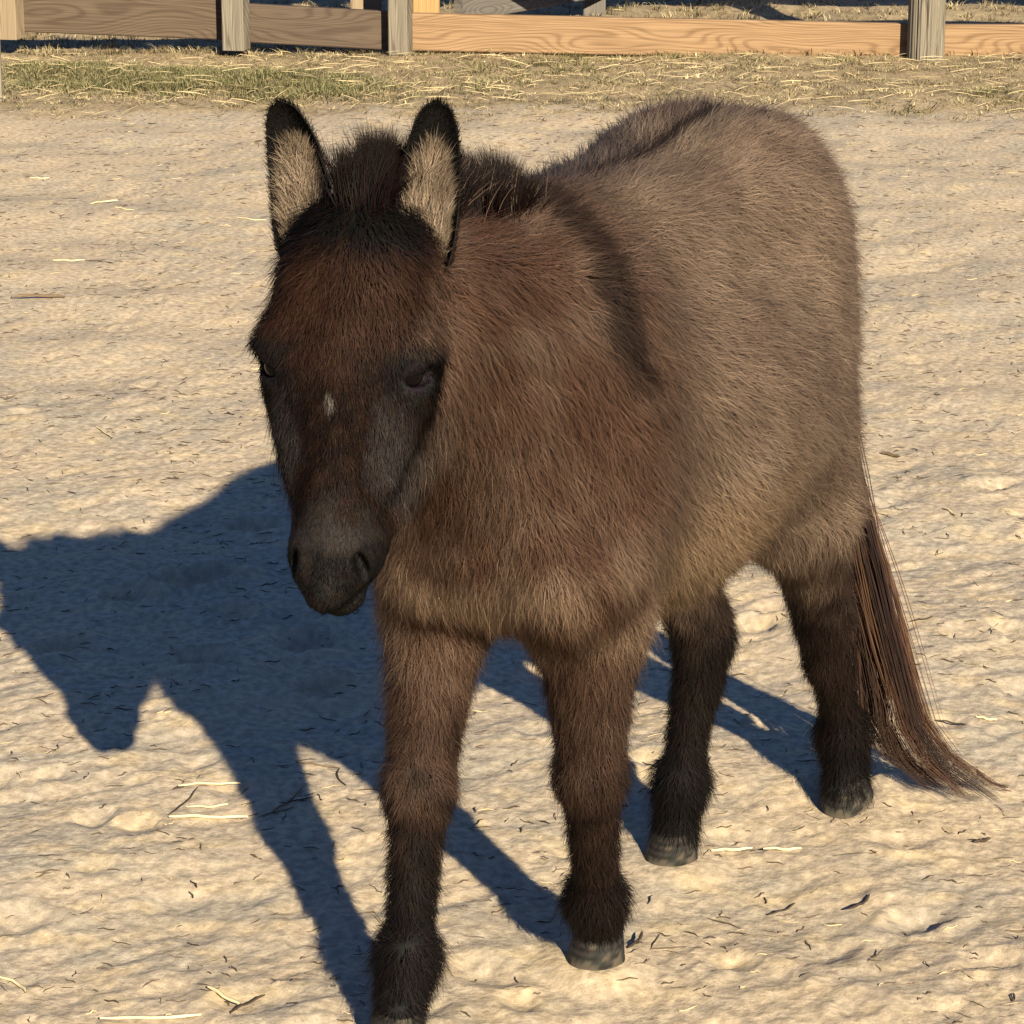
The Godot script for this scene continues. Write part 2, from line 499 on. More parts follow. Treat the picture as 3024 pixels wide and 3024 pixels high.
func to_frame(s: Dictionary, t: Transform3D) -> void:
	var v: PackedVector3Array = s.v
	var n: PackedVector3Array = s.n
	for k in v.size():
		v[k] = t * v[k]
		n[k] = (t.basis * n[k]).normalized()
	s.v = v
	s.n = n
	if s.has("dir"):
		var d: PackedVector3Array = s.dir
		for k in d.size():
			d[k] = t.basis * d[k]
		s.dir = d

func ear_shell(base: Vector3, axis: Vector3, open: Vector3, length: float, half: float) -> Dictionary:
	# a cupped leaf with thickness: outer sheet then inner sheet, joined along the rim
	axis = axis.normalized()
	open = (open - axis * open.dot(axis)).normalized()
	var lat := axis.cross(open)
	var rows := 26
	var cols := 21
	var v := PackedVector3Array()
	var inner := PackedFloat32Array()
	var tt := PackedFloat32Array()
	var uu := PackedFloat32Array()
	for sheet in 2:
		for r in rows:
			var t := float(r) / (rows - 1)
			var prof := pow(maxf(sin(PI * clampf(pow(t, 0.95) * 0.765 + 0.225, 0.0, 1.0)), 0.0), 0.40)
			if t > 0.985: prof *= 0.35
			var w := half * prof
			var spread := lerpf(1.9, 1.05, smooth(0.0, 0.6, t))   # how far the cup wraps round
			var rad := w / sin(minf(spread, PI / 2.0))
			for q in cols:
				var u := float(q) / (cols - 1) * 2.0 - 1.0
				var a := u * spread
				var rr := rad - (0.0035 * (1.0 - absf(u) * 0.6) if sheet == 1 else 0.0)
				var bend := -0.014 * sin(t * PI) + 0.010 * t * t
				v.append(base + axis * (length * t) + lat * (sin(a) * rr) - open * (cos(a) * rr * 0.85 - rad * 0.5) + open * bend)
				inner.append(float(sheet))
				tt.append(t)
				uu.append(u)
	var idx := PackedInt32Array()
	for sheet in 2:
		var o := sheet * rows * cols
		for r in rows - 1:
			for q in cols - 1:
				var a := o + r * cols + q
				if sheet == 0:
					idx.append_array(PackedInt32Array([a, a + 1, a + cols, a + 1, a + cols + 1, a + cols]))
				else:
					idx.append_array(PackedInt32Array([a, a + cols, a + 1, a + 1, a + cols, a + cols + 1]))
	var m := rows * cols
	for r in rows - 1:
		for q: int in [0, cols - 1]:
			var a := r * cols + q
			if q == 0:
				idx.append_array(PackedInt32Array([a, a + cols, a + m, a + m, a + cols, a + cols + m]))
			else:
				idx.append_array(PackedInt32Array([a, a + m, a + cols, a + m, a + cols + m, a + cols]))
	for q in cols - 1:
		var a := (rows - 1) * cols + q
		idx.append_array(PackedInt32Array([a, a + 1, a + m, a + 1, a + 1 + m, a + m]))
	var n := PackedVector3Array()
	n.resize(v.size())
	for t in range(0, idx.size(), 3):
		var fn := (v[idx[t + 2]] - v[idx[t]]).cross(v[idx[t + 1]] - v[idx[t]])
		for e in 3:
			n[idx[t + e]] += fn
	for k in n.size():
		n[k] = n[k].normalized()
		var outward := v[k] - (base + axis * (length * tt[k]) + open * half * 0.6)
		if (inner[k] < 0.5) != (n[k].dot(outward) > 0.0) and absf(uu[k]) < 0.9:
			n[k] = -n[k]
	var s := {"v": v, "n": n, "i": idx}
	fix_winding(s)
	blank(s)
	for k in v.size():
		var t := tt[k]
		var nb := n_coat2.get_noise_3dv(v[k] * 2.0)
		var edge := smooth(0.42, 0.56, Vector2(uu[k] * 0.80, maxf(0.0, (t - 0.40) / 0.62)).length() + nb * 0.14)
		if inner[k] > 0.5:
			s.c[k] = Color(0.20, 0.152, 0.108).lerp(Color(0.065, 0.046, 0.033), clampf(0.5 + nb * 1.5, 0.0, 1.0)).lerp(BLACK, edge)
			s.len[k] = lerpf(0.026, 0.007, edge)
			s.lift[k] = 0.35
			s.dir[k] = axis * 0.6 + lat * uu[k] * 0.7
			s.den[k] = 420000.0
		else:
			s.c[k] = DARK.lerp(BLACK, smooth(0.3, 0.8, t))
			s.len[k] = 0.008
			s.lift[k] = 0.25
			s.dir[k] = axis
			s.den[k] = 450000.0
		s.wid[k] = 0.0004
	return s

func hoof_shell(top: Vector3, ground: Vector3, fwd: Vector3, tip := 0.0) -> Dictionary:
	var v := PackedVector3Array()
	var n := PackedVector3Array()
	var c := PackedColorArray()
	var idx := PackedInt32Array()
	var side := fwd.cross(Vector3.UP).normalized()
	var seg := 48
	var prof := [[0.0, 1.0], [0.06, 1.03], [0.14, 1.01], [0.25, 0.975], [0.35, 0.96], [0.45, 0.93], [0.55, 0.915], [0.65, 0.885], [0.75, 0.87], [0.85, 0.84], [0.95, 0.82], [1.0, 0.70]]
	for r: Array in prof:
		var h: float = r[0]
		var mid := ground.lerp(top, h)
		for q in seg:
			var a := TAU * q / seg
			var rr: float = 0.034 * r[1]
			var fr := cos(a)
			var e := fwd * fr * rr * (1.12 if fr > 0.0 else 0.85) + side * sin(a) * rr
			var pt := mid + e
			if tip != 0.0:   # stands on its toe: the heel is lifted
				pt.y += maxf(0.0, 0.045 - (e.dot(fwd) + 0.0)) * tip * (1.0 - h * 0.5)
			v.append(pt)
			n.append((e.normalized() + Vector3.UP * 0.25).normalized())
			var g := 0.020 + 0.012 * n_coat2.get_noise_2d(a * 0.3, h * 0.5) + 0.006 * sin(h * 31.0)
			var dust := smooth(0.05, 0.35, n_g3.get_noise_3d(e.x * 2.0, h * 0.10, e.z * 2.0) + 0.22 - h * 0.35)
			c.append(Color(g, g * 0.93, g * 0.86).lerp(Color(0.26, 0.21, 0.145), dust * 0.22))
	for r in prof.size() - 1:
		for q in seg:
			var a := r * seg + q
			var b := r * seg + (q + 1) % seg
			idx.append_array(PackedInt32Array([a, b, a + seg, b, b + seg, a + seg]))
	for lid in 2:
		var o := v.size()
		var ring := 0 if lid == 0 else (prof.size() - 1) * seg
		var mid := Vector3.ZERO
		for q in seg: mid += v[ring + q] / seg
		v.append(mid)
		n.append(Vector3.DOWN if lid == 0 else Vector3.UP)
		c.append(Color(0.07, 0.06, 0.05))
		for q in seg:
			v.append(v[ring + q]); n.append(Vector3.DOWN if lid == 0 else Vector3.UP); c.append(Color(0.07, 0.06, 0.05))
		for q in seg:
			idx.append_array(PackedInt32Array([o, o + 1 + q, o + 1 + (q + 1) % seg]))
	return {"v": v, "n": n, "c": c, "i": idx}

func build_donkey() -> void:
	var d := Node3D.new()
	d.name = "donkey"
	d.transform = donkey_at
	add_child(d)
	tag(d, "shaggy dark brown donkey with black legs walking across the sandy paddock", "donkey")
	# head frame, given in the world and taken into the donkey's frame
	var inv := donkey_at.affine_inverse()
	var poll := Vector3(-0.147, 0.925, -3.035)
	var hy := (poll - Vector3(-0.182, 0.560, -2.900)).normalized()
	var hz := Vector3(-0.20, 0.3, 0.98)
	hz = (hz - hy * hz.dot(hy)).normalized()
	head_at = inv * Transform3D(Basis(hy.cross(hz), hy, hz), poll)
	var body := mesh_field(body_prims(), Vector3(-0.62, 0.0, -0.30), Vector3(0.66, 1.02, 0.30), 0.0075)
	fix_winding(body)
	print("body ", body.v.size(), " ", Time.get_ticks_msec())
	coat_body(body)
	var head := mesh_field(head_prims(), Vector3(-0.125, -0.44, -0.16), Vector3(0.125, 0.06, 0.10), 0.0036)
	fix_winding(head)
	coat_head(head)
	to_frame(head, head_at)
	print("head ", head.v.size(), " ", Time.get_ticks_msec())
	# one body mesh: trunk, legs and head together
	var all := {}
	for k: String in ["v", "n", "c"]:
		all[k] = body[k].duplicate()
		all[k].append_array(head[k])
	var ix: PackedInt32Array = body.i.duplicate()
	var o: int = body.v.size()
	for k in head.i.size():
		ix.append(head.i[k] + o)
	all.i = ix
	var skin := vmat(0.75, 0.3)
	var b := add_mesh("body", shell_mesh(all), skin, d)
	var fur := vmat(0.65, 0.22)
	fur.backlight_enabled = true
	fur.backlight = Color(0.25, 0.25, 0.25)
	if FUR > 0.0:
		var fb := add_mesh("fur", grow_fur(body, 101), fur, b)
		tag(fb, "", "", "", "stuff")
		var sleek := vmat(0.62, 0.16)
		var fh := add_mesh("fur", grow_fur(head, 102), sleek, b)
		tag(fh, "", "", "", "stuff")
		print("fur ", Time.get_ticks_msec())
	# ears
	for e: Array in [[Vector3(-0.060, -0.018, -0.004), Vector3(-0.228, 1.050, -3.040), Vector3(-0.25, 0.1, 1.0)], [Vector3(0.061, -0.022, -0.004), Vector3(-0.073, 1.054, -3.010), Vector3(0.05, 0.1, 1.0)]]:
		var base: Vector3 = head_at * (e[0] as Vector3)
		var top: Vector3 = inv * (e[1] as Vector3)
		var es := ear_shell(base - (top - base) * 0.08, top - base, inv.basis * (e[2] as Vector3), (top - base).length() * 1.08, 0.0315)
		var eo := add_mesh("ear", shell_mesh(es), skin, d)
		if FUR > 0.0:
			tag(add_mesh("fur", grow_fur(es, 110 + int(e[0].x * 100)), fur, eo), "", "", "", "stuff")
	# eyes
	var eye_m := mat(lin(0.003, 0.0025, 0.0022), 0.10, 0.16)
	for s: float in [-1.0, 1.0]:
		var sp := SphereMesh.new()
		sp.radius = 0.0145
		sp.height = 0.029
		var eo := add_mesh("eye", sp, eye_m, d)
		eo.position = head_at * Vector3(s * 0.0665, -0.152, 0.034)
	# hooves
	var hm := vmat(0.75, 0.3)
	var f := Vector3(1, 0, 0)
	for h: Array in [[Vector3(0.474, 0.046, 0.050), Vector3(0.486, -0.004, 0.045), 0.0], [Vector3(0.150, 0.043, -0.026), Vector3(0.154, -0.004, -0.023), 0.0], [Vector3(-0.178, 0.033, 0.044), Vector3(-0.166, -0.004, 0.042), 0.0], [Vector3(-0.432, 0.036, -0.082), Vector3(-0.426, -0.004, -0.086), 0.45]]:
		var hs := hoof_shell(h[0], h[1], f, h[2])
		fix_winding(hs)
		add_mesh("hoof", shell_mesh(hs), hm, d)
	# mane and forelock
	var hairs := []
	rng.seed = 201
	var crest := [head_at * Vector3(0, 0.015, 0.045), head_at * Vector3(0, 0.028, 0.0), Vector3(0.47, 0.925, 0.035), Vector3(0.41, 0.925, 0.025), Vector3(0.34, 0.918, 0.01), Vector3(0.27, 0.905, 0.0)]
	for k in 17000:
		var t := rng.randf() * 4.999
		var a: Vector3 = crest[int(t)]
		var bb: Vector3 = crest[int(t) + 1]
		var p := a.lerp(bb, t - int(t)) + Vector3(rng.randfn(0, 0.006), -0.012, rng.randfn(0, 0.011))
		var wave := n_clump_c.get_noise_3dv(p * 1.5)
		var wave2 := n_clump_a.get_noise_3dv(p * 0.6)
		var up := Vector3(0.18 + wave * 0.7, 1.0, wave2 * 0.5 + rng.randfn(0, 0.16)).normalized()
		if t < 1.2:
			up = (up + (head_at.basis.z * 0.25)).normalized()
		var length := (0.080 - 0.016 * smooth(2.0, 3.0, t) + 0.02 * wave2 + 0.010 * smooth(1.0, 1.6, t) * smooth(3.0, 2.0, t)) * (0.75 + 0.4 * rng.randf()) * (1.0 - 0.35 * smooth(4.2, 5.0, t)) * (0.75 + 0.25 * smooth(0.0, 1.0, t))
		var pts := PackedVector3Array()
		for q in 5:
			var x := q / 4.0
			pts.append(p + up * length * x + Vector3(-0.25, -0.05, wave2 * 0.4) * length * x * x)
		var col := (BLACK * 0.6).lerp(DARK, clampf(rng.randfn(0.0, 0.3), 0.0, 0.9))
		if t > 2.0 and rng.randf() < 0.05: col = COAT
		hairs.append([pts, col, 0.00030, (inv.basis * Vector3(0.1, 0.3, 1)).normalized()])
	add_mesh("mane", long_hairs(hairs), fur, d)
	# tail: long hair from the dock, sweeping to the donkey's left and trailing on the sand
	hairs = []
	rng.seed = 202
	for k in 1250:
		var t := pow(rng.randf(), 1.3)
		var p := Vector3(-0.385, 0.70, -0.015).lerp(Vector3(-0.405, 0.55, -0.045), t) + Vector3(rng.randfn(0, 0.008), 0, rng.randfn(0, 0.012))
		var g := rng.randfn(0, 1.0)
		var g2 := rng.randfn(0, 1.0)
		var lock: float = floor(rng.randf() * 11.0)
		var lg := sin(lock * 12.9898) * 1.2
		var lg2 := cos(lock * 7.31) * 1.2
		var full := rng.randf()
		var endp := Vector3(-0.512 + lg * 0.020 + g * 0.006, 0.012, -0.140 + lg2 * 0.036 + g2 * 0.007)
		var mid := Vector3(-0.495 + lg * 0.014 + g * 0.008, 0.26, -0.085 + lg2 * 0.018 + g2 * 0.008)
		var reach := 1.0 if full < 0.55 else rng.randf_range(0.45, 1.0)
		var pts := PackedVector3Array()
		for q in 12:
			var x := q / 11.0 * reach
			var w := p.lerp(mid, x).lerp(mid.lerp(endp, x), x)
			w += Vector3(-0.03, 0, -0.055) * smooth(0.86, 1.0, x) * (0.6 + 0.5 * absf(lg2))
			w += Vector3(sin(x * 9.0 + lock) * 0.004, 0, cos(x * 8.0 + lock * 2.0) * 0.004)
			w.y = maxf(w.y, 0.008)
			pts.append(w)
		var col := DARK.lerp(Color(0.070, 0.036, 0.023), clampf(0.45 + sin(lock * 3.7) * 0.45 + rng.randfn(0, 0.15), 0.0, 1.0))
		hairs.append([pts, col, 0.0006, (inv.basis * Vector3(0.1, 0.3, 1)).normalized()])
	add_mesh("tail", long_hairs(hairs), fur, d)

# ------------------------------------------------------------------ ground
var n_g1 := noise(31, 1.6, 2)
var n_g2 := noise(32, 6.5, 2)
var n_g3 := noise(33, 22.0, 2)
var n_g4 := noise(34, 60.0, 2)
var gx := PackedFloat32Array()
var gz := PackedFloat32Array()
var gh := PackedFloat32Array()

func grid_line(a: float, b: float, step: float, lo: float, hi: float, grow_lo: float, grow_hi: float, most: float) -> PackedFloat32Array:
	var out: Array[float] = []
	var x := a
	while x <= b:
		out.append(x)
		x += step
	var s := step
	x = out[-1]
	while x < hi:
		s = s * grow_hi
		if s > most and x < 15.0: s = most
		x += s
		out.append(x)
	s = step
	x = a
	while x > lo:
		s = s * grow_lo
		if s > most and x > -13.0: s = most
		x -= s
		out.push_front(x)
	return PackedFloat32Array(out)

func ground_y(x: float, z: float) -> float:
	var i := clampi(gx.bsearch(x) - 1, 0, gx.size() - 2)
	var j := clampi(gz.bsearch(z) - 1, 0, gz.size() - 2)
	var u := clampf((x - gx[i]) / (gx[i + 1] - gx[i]), 0, 1)
	var w := clampf((z - gz[j]) / (gz[j + 1] - gz[j]), 0, 1)
	var m := gz.size()
	return lerpf(lerpf(gh[i * m + j], gh[i * m + j + 1], w), lerpf(gh[(i + 1) * m + j], gh[(i + 1) * m + j + 1], w), u)

func ramp_image(size: int, seed_: int, freq: float, lo: float, hi: float, specks: int) -> Image:
	var n := noise(seed_, freq, 4)
	var im := n.get_seamless_image(size, size)
	im.convert(Image.FORMAT_RGB8)
	rng.seed = seed_
	for y in size:
		for x in size:
			var t := im.get_pixel(x, y).r
			var g := lerpf(lo, hi, t) + rng.randf_range(-0.09, 0.09)
			im.set_pixel(x, y, Color(g, g * 0.985, g * 0.96))
	for k in specks:
		var x := rng.randi() % size
		var y := rng.randi() % size
		var g := rng.randf_range(0.45, 0.75)
		for q in rng.randi_range(1, 3):
			im.set_pixel((x + q) % size, (y + rng.randi() % 2) % size, Color(g, g * 0.93, g * 0.85))
	return im

func build_ground() -> void:
	gx = grid_line(-0.85, 0.95, 0.010, -260.0, 260.0, 1.06, 1.06, 0.30)
	gz = grid_line(-5.0, -2.85, 0.011, -420.0, 60.0, 1.012, 1.12, 0.05)
	var w := gx.size()
	var m := gz.size()
	gh.resize(w * m)
	var cols := PackedColorArray()
	cols.resize(w * m)
	var wet := noise(35, 1.1, 3)
	var pat := noise(36, 7.0, 3)
	for i in w:
		var x := gx[i]
		for j in m:
			var z := gz[j]
			var fade := smooth(40.0, 12.0, absf(z) + absf(x))
			var al := x * 0.88 - z * 0.47
			var ac := x * 0.47 + z * 0.88
			var r2 := n_g2.get_noise_2d(al * 0.50 + 0.25 * n_g1.get_noise_2d(x * 2.0, z * 2.0), ac * 1.35)
			var r3 := n_g3.get_noise_2d(al * 0.6, ac * 1.2)
			var h := n_g1.get_noise_2d(x, z) * 0.018 + (1.0 - absf(r2) * 2.2) * 0.0026 + r3 * 0.0023 + n_g4.get_noise_2d(x, z) * 0.0012
			gh[i * m + j] = h * fade - 0.004
			var a := wet.get_noise_2d(x, z * 1.6)
			var b := pat.get_noise_2d(x, z * 1.4)
			var c := Color(0.560, 0.462, 0.345).lerp(Color(0.455, 0.400, 0.325), clampf(0.35 + a * 1.0 + b * 0.9, 0.0, 1.0))
			c = c.lerp(Color(0.60, 0.485, 0.325), clampf(pat.get_noise_2d(x + 40.0, z * 1.6) * 1.8 - 0.15, 0.0, 0.9))
			if z < -9.4:   # trodden litter and soil under the grass by the fence
				var g := smooth(-9.72, -10.05, z + 0.25 * b + 0.2 * a)
				c = c.lerp(Color(0.30, 0.235, 0.145).lerp(Color(0.42, 0.335, 0.21), clampf(0.5 + n_g3.get_noise_2d(x, z * 0.5) * 1.5, 0.0, 1.0)), g * 0.85)
			cols[i * m + j] = c
	# trodden hoof prints
	rng.seed = 301
	for k in 420:
		var z := -2.6 - pow(rng.randf(), 1.4) * 8.0
		var x := rng.randf_range(-1.0, 1.0) * (0.25 - z * 0.20)
		var r := rng.randf_range(0.030, 0.055)
		var depth := rng.randf_range(0.003, 0.009)
		if k < 8:
			x = [-0.518, -0.441, -0.461, -0.315, -0.623, -0.690, -0.270, -0.441][k]
			z = [-4.792, -5.133, -4.377, -4.465, -4.721, -4.465, -4.257, -4.610][k]
			r = [0.07, 0.06, 0.055, 0.06, 0.05, 0.05, 0.055, 0.045][k]
			depth = [0.034, 0.026, 0.020, 0.024, 0.018, 0.02, 0.024, 0.016][k]
		var turn := rng.randf() * PI
		var cs := cos(turn)
		var sn := sin(turn)
		for i in range(maxi(0, gx.bsearch(x - r * 2.2)), mini(w - 1, gx.bsearch(x + r * 2.2))):
			for j in range(maxi(0, gz.bsearch(z - r * 2.2)), mini(m - 1, gz.bsearch(z + r * 2.2))):
				var dx := gx[i] - x
				var dz := gz[j] - z
				var q := Vector2((dx * cs + dz * sn) / r, (-dx * sn + dz * cs) / (r * 0.75)).length() + n_g3.get_noise_2d(gx[i] * 2.0, gz[j] * 2.0) * 0.25
				gh[i * m + j] += depth * (-smooth(1.15, 0.15, q) + 0.35 * smooth(0.85, 1.15, q) * smooth(1.9, 1.2, q))
	# the sand is pressed level where the donkey stands
	for h: Vector3 in [Vector3(0.486, 0, 0.045), Vector3(0.154, 0, -0.023), Vector3(-0.160, 0, 0.042), Vector3(-0.41, 0, -0.086)]:
		var p: Vector3 = donkey_at * h
		for i in range(maxi(0, gx.bsearch(p.x - 0.12)), mini(w - 1, gx.bsearch(p.x + 0.12))):
			for j in range(maxi(0, gz.bsearch(p.z - 0.12)), mini(m - 1, gz.bsearch(p.z + 0.12))):
				var q := Vector2(gx[i] - p.x, gz[j] - p.z).length()
				gh[i * m + j] = lerpf(gh[i * m + j], 0.0, smooth(0.09, 0.04, q))
	var v := PackedVector3Array()
	v.resize(w * m)
	var n := PackedVector3Array()
	n.resize(w * m)
	for i in w:
		for j in m:
			var at := i * m + j
			v[at] = Vector3(gx[i], gh[at], gz[j])
			var i0 := maxi(i - 1, 0)
			var i1 := mini(i + 1, w - 1)
			var j0 := maxi(j - 1, 0)
			var j1 := mini(j + 1, m - 1)
			n[at] = Vector3(-(gh[i1 * m + j] - gh[i0 * m + j]) / (gx[i1] - gx[i0]), 1.0, -(gh[i * m + j1] - gh[i * m + j0]) / (gz[j1] - gz[j0])).normalized()
	var idx := PackedInt32Array()
	idx.resize((w - 1) * (m - 1) * 6)
	var at := 0
	for i in w - 1:
		for j in m - 1:
			var a := i * m + j
			idx[at] = a
			idx[at + 1] = a + m
			idx[at + 2] = a + 1
			idx[at + 3] = a + 1
			idx[at + 4] = a + m
			idx[at + 5] = a + m + 1
			at += 6
	print("ground ", w, "x", m, " ", Time.get_ticks_msec())
	var s := {"v": v, "n": n, "c": cols, "i": idx}
	fix_winding(s)
	var sand := vmat(0.95, 0.2)
	sand.albedo_texture = ImageTexture.create_from_image(ramp_image(1024, 41, 0.035, 0.72, 1.06, 5000))
	sand.uv1_triplanar = true
	sand.uv1_world_triplanar = true
	sand.uv1_scale = Vector3(1.3, 1.3, 1.3)
	var hn := NoiseTexture2D.new()
	hn.noise = noise(42, 0.05, 5)
	hn.width = 1024
	hn.height = 1024
	hn.seamless = true
	sand.heightmap_enabled = true
	sand.heightmap_texture = hn
	sand.heightmap_scale = 0.13
	var g := add_mesh("ground", shell_mesh(s), sand)
	tag(g, "trodden tan sand of the paddock with hoof prints", "", "", "structure")

# ------------------------------------------------------------------ the fence
func wood_texture(seed_: int, dark: Color, light: Color, rings: float) -> ImageTexture:
	var im := Image.create(1024, 128, false, Image.FORMAT_RGB8)
	var n1 := noise(seed_, 0.006, 2)
	var n2 := noise(seed_ + 1, 0.05, 3)
	for y in 128:
		for x in 1024:
			var k := y * 0.085 + n1.get_noise_2d(x * 0.5, y * 1.1) * rings * 1.6
			var g := 1.0 - pow(0.5 + 0.5 * sin(k * TAU), 2.5)
			var f := n2.get_noise_2d(x * 0.12, y * 5.0)
			im.set_pixel(x, y, dark.lerp(light, clampf(g * 0.55 + f * 0.7 + 0.22, 0, 1)))
	return ImageTexture.create_from_image(im)

func wood_mat(seed_: int, dark: Color, light: Color, rings := 5.0) -> StandardMaterial3D:
	var m := mat(Color.WHITE, 0.85, 0.3)
	m.albedo_texture = wood_texture(seed_, dark, light, rings)
	m.uv1_scale = Vector3(0.42, 1, 1)
	return m

# a board or square post from a to b; up is the direction of its height
func timber(a: Vector3, b: Vector3, high: float, thick: float, up := Vector3.UP, v0 := 0.0) -> ArrayMesh:
	var along := (b - a).normalized()
	up = (up - along * up.dot(along)).normalized()
	var out := along.cross(up)
	var l := (b - a).length()
	var st := SurfaceTool.new()
	st.begin(Mesh.PRIMITIVE_TRIANGLES)
	var ch := 0.004
	var prof := [Vector2(-high / 2 + ch, -thick / 2), Vector2(high / 2 - ch, -thick / 2), Vector2(high / 2, -thick / 2 + ch), Vector2(high / 2, thick / 2 - ch), Vector2(high / 2 - ch, thick / 2), Vector2(-high / 2 + ch, thick / 2), Vector2(-high / 2, thick / 2 - ch), Vector2(-high / 2, -thick / 2 + ch)]
	for k in 8:
		var p: Vector2 = prof[k]
		var q: Vector2 = prof[(k + 1) % 8]
		var pa := up * p.x + out * p.y
		var qa := up * q.x + out * q.y
		var t0 := (p.x / high + 0.5) * 0.9 + 0.05 + p.y
		var t1 := (q.x / high + 0.5) * 0.9 + 0.05 + q.y
		var fn := (qa - pa).cross(along).normalized()
		if fn.dot(pa + qa) < 0: fn = -fn
		var c := [a + pa, a + qa, b + qa, b + pa]
		var uv := [Vector2(v0, t0), Vector2(v0, t1), Vector2(v0 + l, t1), Vector2(v0 + l, t0)]
		tri4(st, c, uv, fn)
	for e in 2:
		var o := a if e == 0 else b
		var fn := -along if e == 0 else along
		for k in range(1, 7):
			var tri := [prof[0], prof[k], prof[k + 1]]
			var pts := []
			for p: Vector2 in tri: pts.append(o + up * p.x + out * p.y)
			if (pts[1] - pts[0]).cross(pts[2] - pts[0]).dot(fn) > 0: pts.reverse()
			for p: Vector3 in pts:
				st.set_normal(fn)
				st.set_uv(Vector2(p.x + p.z, p.y * 2.0))
				st.add_vertex(p)
	return st.commit()

func tri4(st: SurfaceTool, c: Array, uv: Array, fn: Vector3) -> void:
	var order := [0, 1, 2, 0, 2, 3]
	if ((c[1] as Vector3) - c[0]).cross((c[2] as Vector3) - c[0]).dot(fn) > 0:
		order = [0, 2, 1, 0, 3, 2]
	for k: int in order:
		st.set_normal(fn)
		st.set_uv(uv[k])
		st.add_vertex(c[k])

func round_post(p: Vector3, r: float, h: float) -> ArrayMesh:
	var v := PackedVector3Array()
	var n := PackedVector3Array()
	var uv := PackedVector2Array()
	var idx := PackedInt32Array()
	var seg := 120
	for row in 13:
		for q in seg + 1:
			var a := TAU * q / seg
			var rr := r * (1.0 + 0.05 * n_g2.get_noise_2d(cos(a) * 2.0, sin(a) * 2.0 + row * 0.02)) + 0.0016 * sin(a * 23.0 + sin(row * 0.7)) + 0.001 * sin(a * 51.0)
			# drying checks: narrow slots cut into the wood
			for crack: Array in [[1.66, 0.035], [1.05, 0.03], [2.25, 0.03]]:
				if absf(a - crack[0] - 0.02 * sin(row * 0.9)) < crack[1]: rr -= 0.014
			v.append(p + Vector3(cos(a) * rr, -0.1 + (h + 0.1) * row / 12.0, sin(a) * rr))
			n.append(Vector3(cos(a), 0, sin(a)))
			uv.append(Vector2(row / 12.0 * h, q / float(seg) * 4.0))
	for row in 12:
		for q in seg:
			var a := row * (seg + 1) + q
			idx.append_array(PackedInt32Array([a, a + 1, a + seg + 1, a + 1, a + seg + 2, a + seg + 1]))
	var o := v.size()
	v.append(p + Vector3(0, h, 0)); n.append(Vector3.UP); uv.append(Vector2(0.5, 0.5))
	for q in seg + 1:
		v.append(v[12 * (seg + 1) + q]); n.append(Vector3.UP); uv.append(Vector2(0.5 + 0.1 * cos(TAU * q / seg), 0.5 + 0.3 * sin(TAU * q / seg)))
	for q in seg:
		idx.append_array(PackedInt32Array([o, o + 1 + q, o + 2 + q]))
	var s := {"v": v, "n": n, "i": idx}
	fix_winding(s)
	for row in 13:   # normals that follow the ribs and checks
		for q in seg:
			var k := row * (seg + 1) + q
			var d: Vector3 = v[row * (seg + 1) + (q + 1) % seg] - v[row * (seg + 1) + (q + seg - 1) % seg]
			n[k] = Vector3(d.z, 0, -d.x).normalized()
		n[row * (seg + 1) + seg] = n[row * (seg + 1)]
	var arr := []
	arr.resize(Mesh.ARRAY_MAX)
	arr[Mesh.ARRAY_VERTEX] = v
	arr[Mesh.ARRAY_NORMAL] = n
	arr[Mesh.ARRAY_TEX_UV] = uv
	arr[Mesh.ARRAY_INDEX] = s.i
	var me := ArrayMesh.new()
	me.add_surface_from_arrays(Mesh.PRIMITIVE_TRIANGLES, arr)
	return me

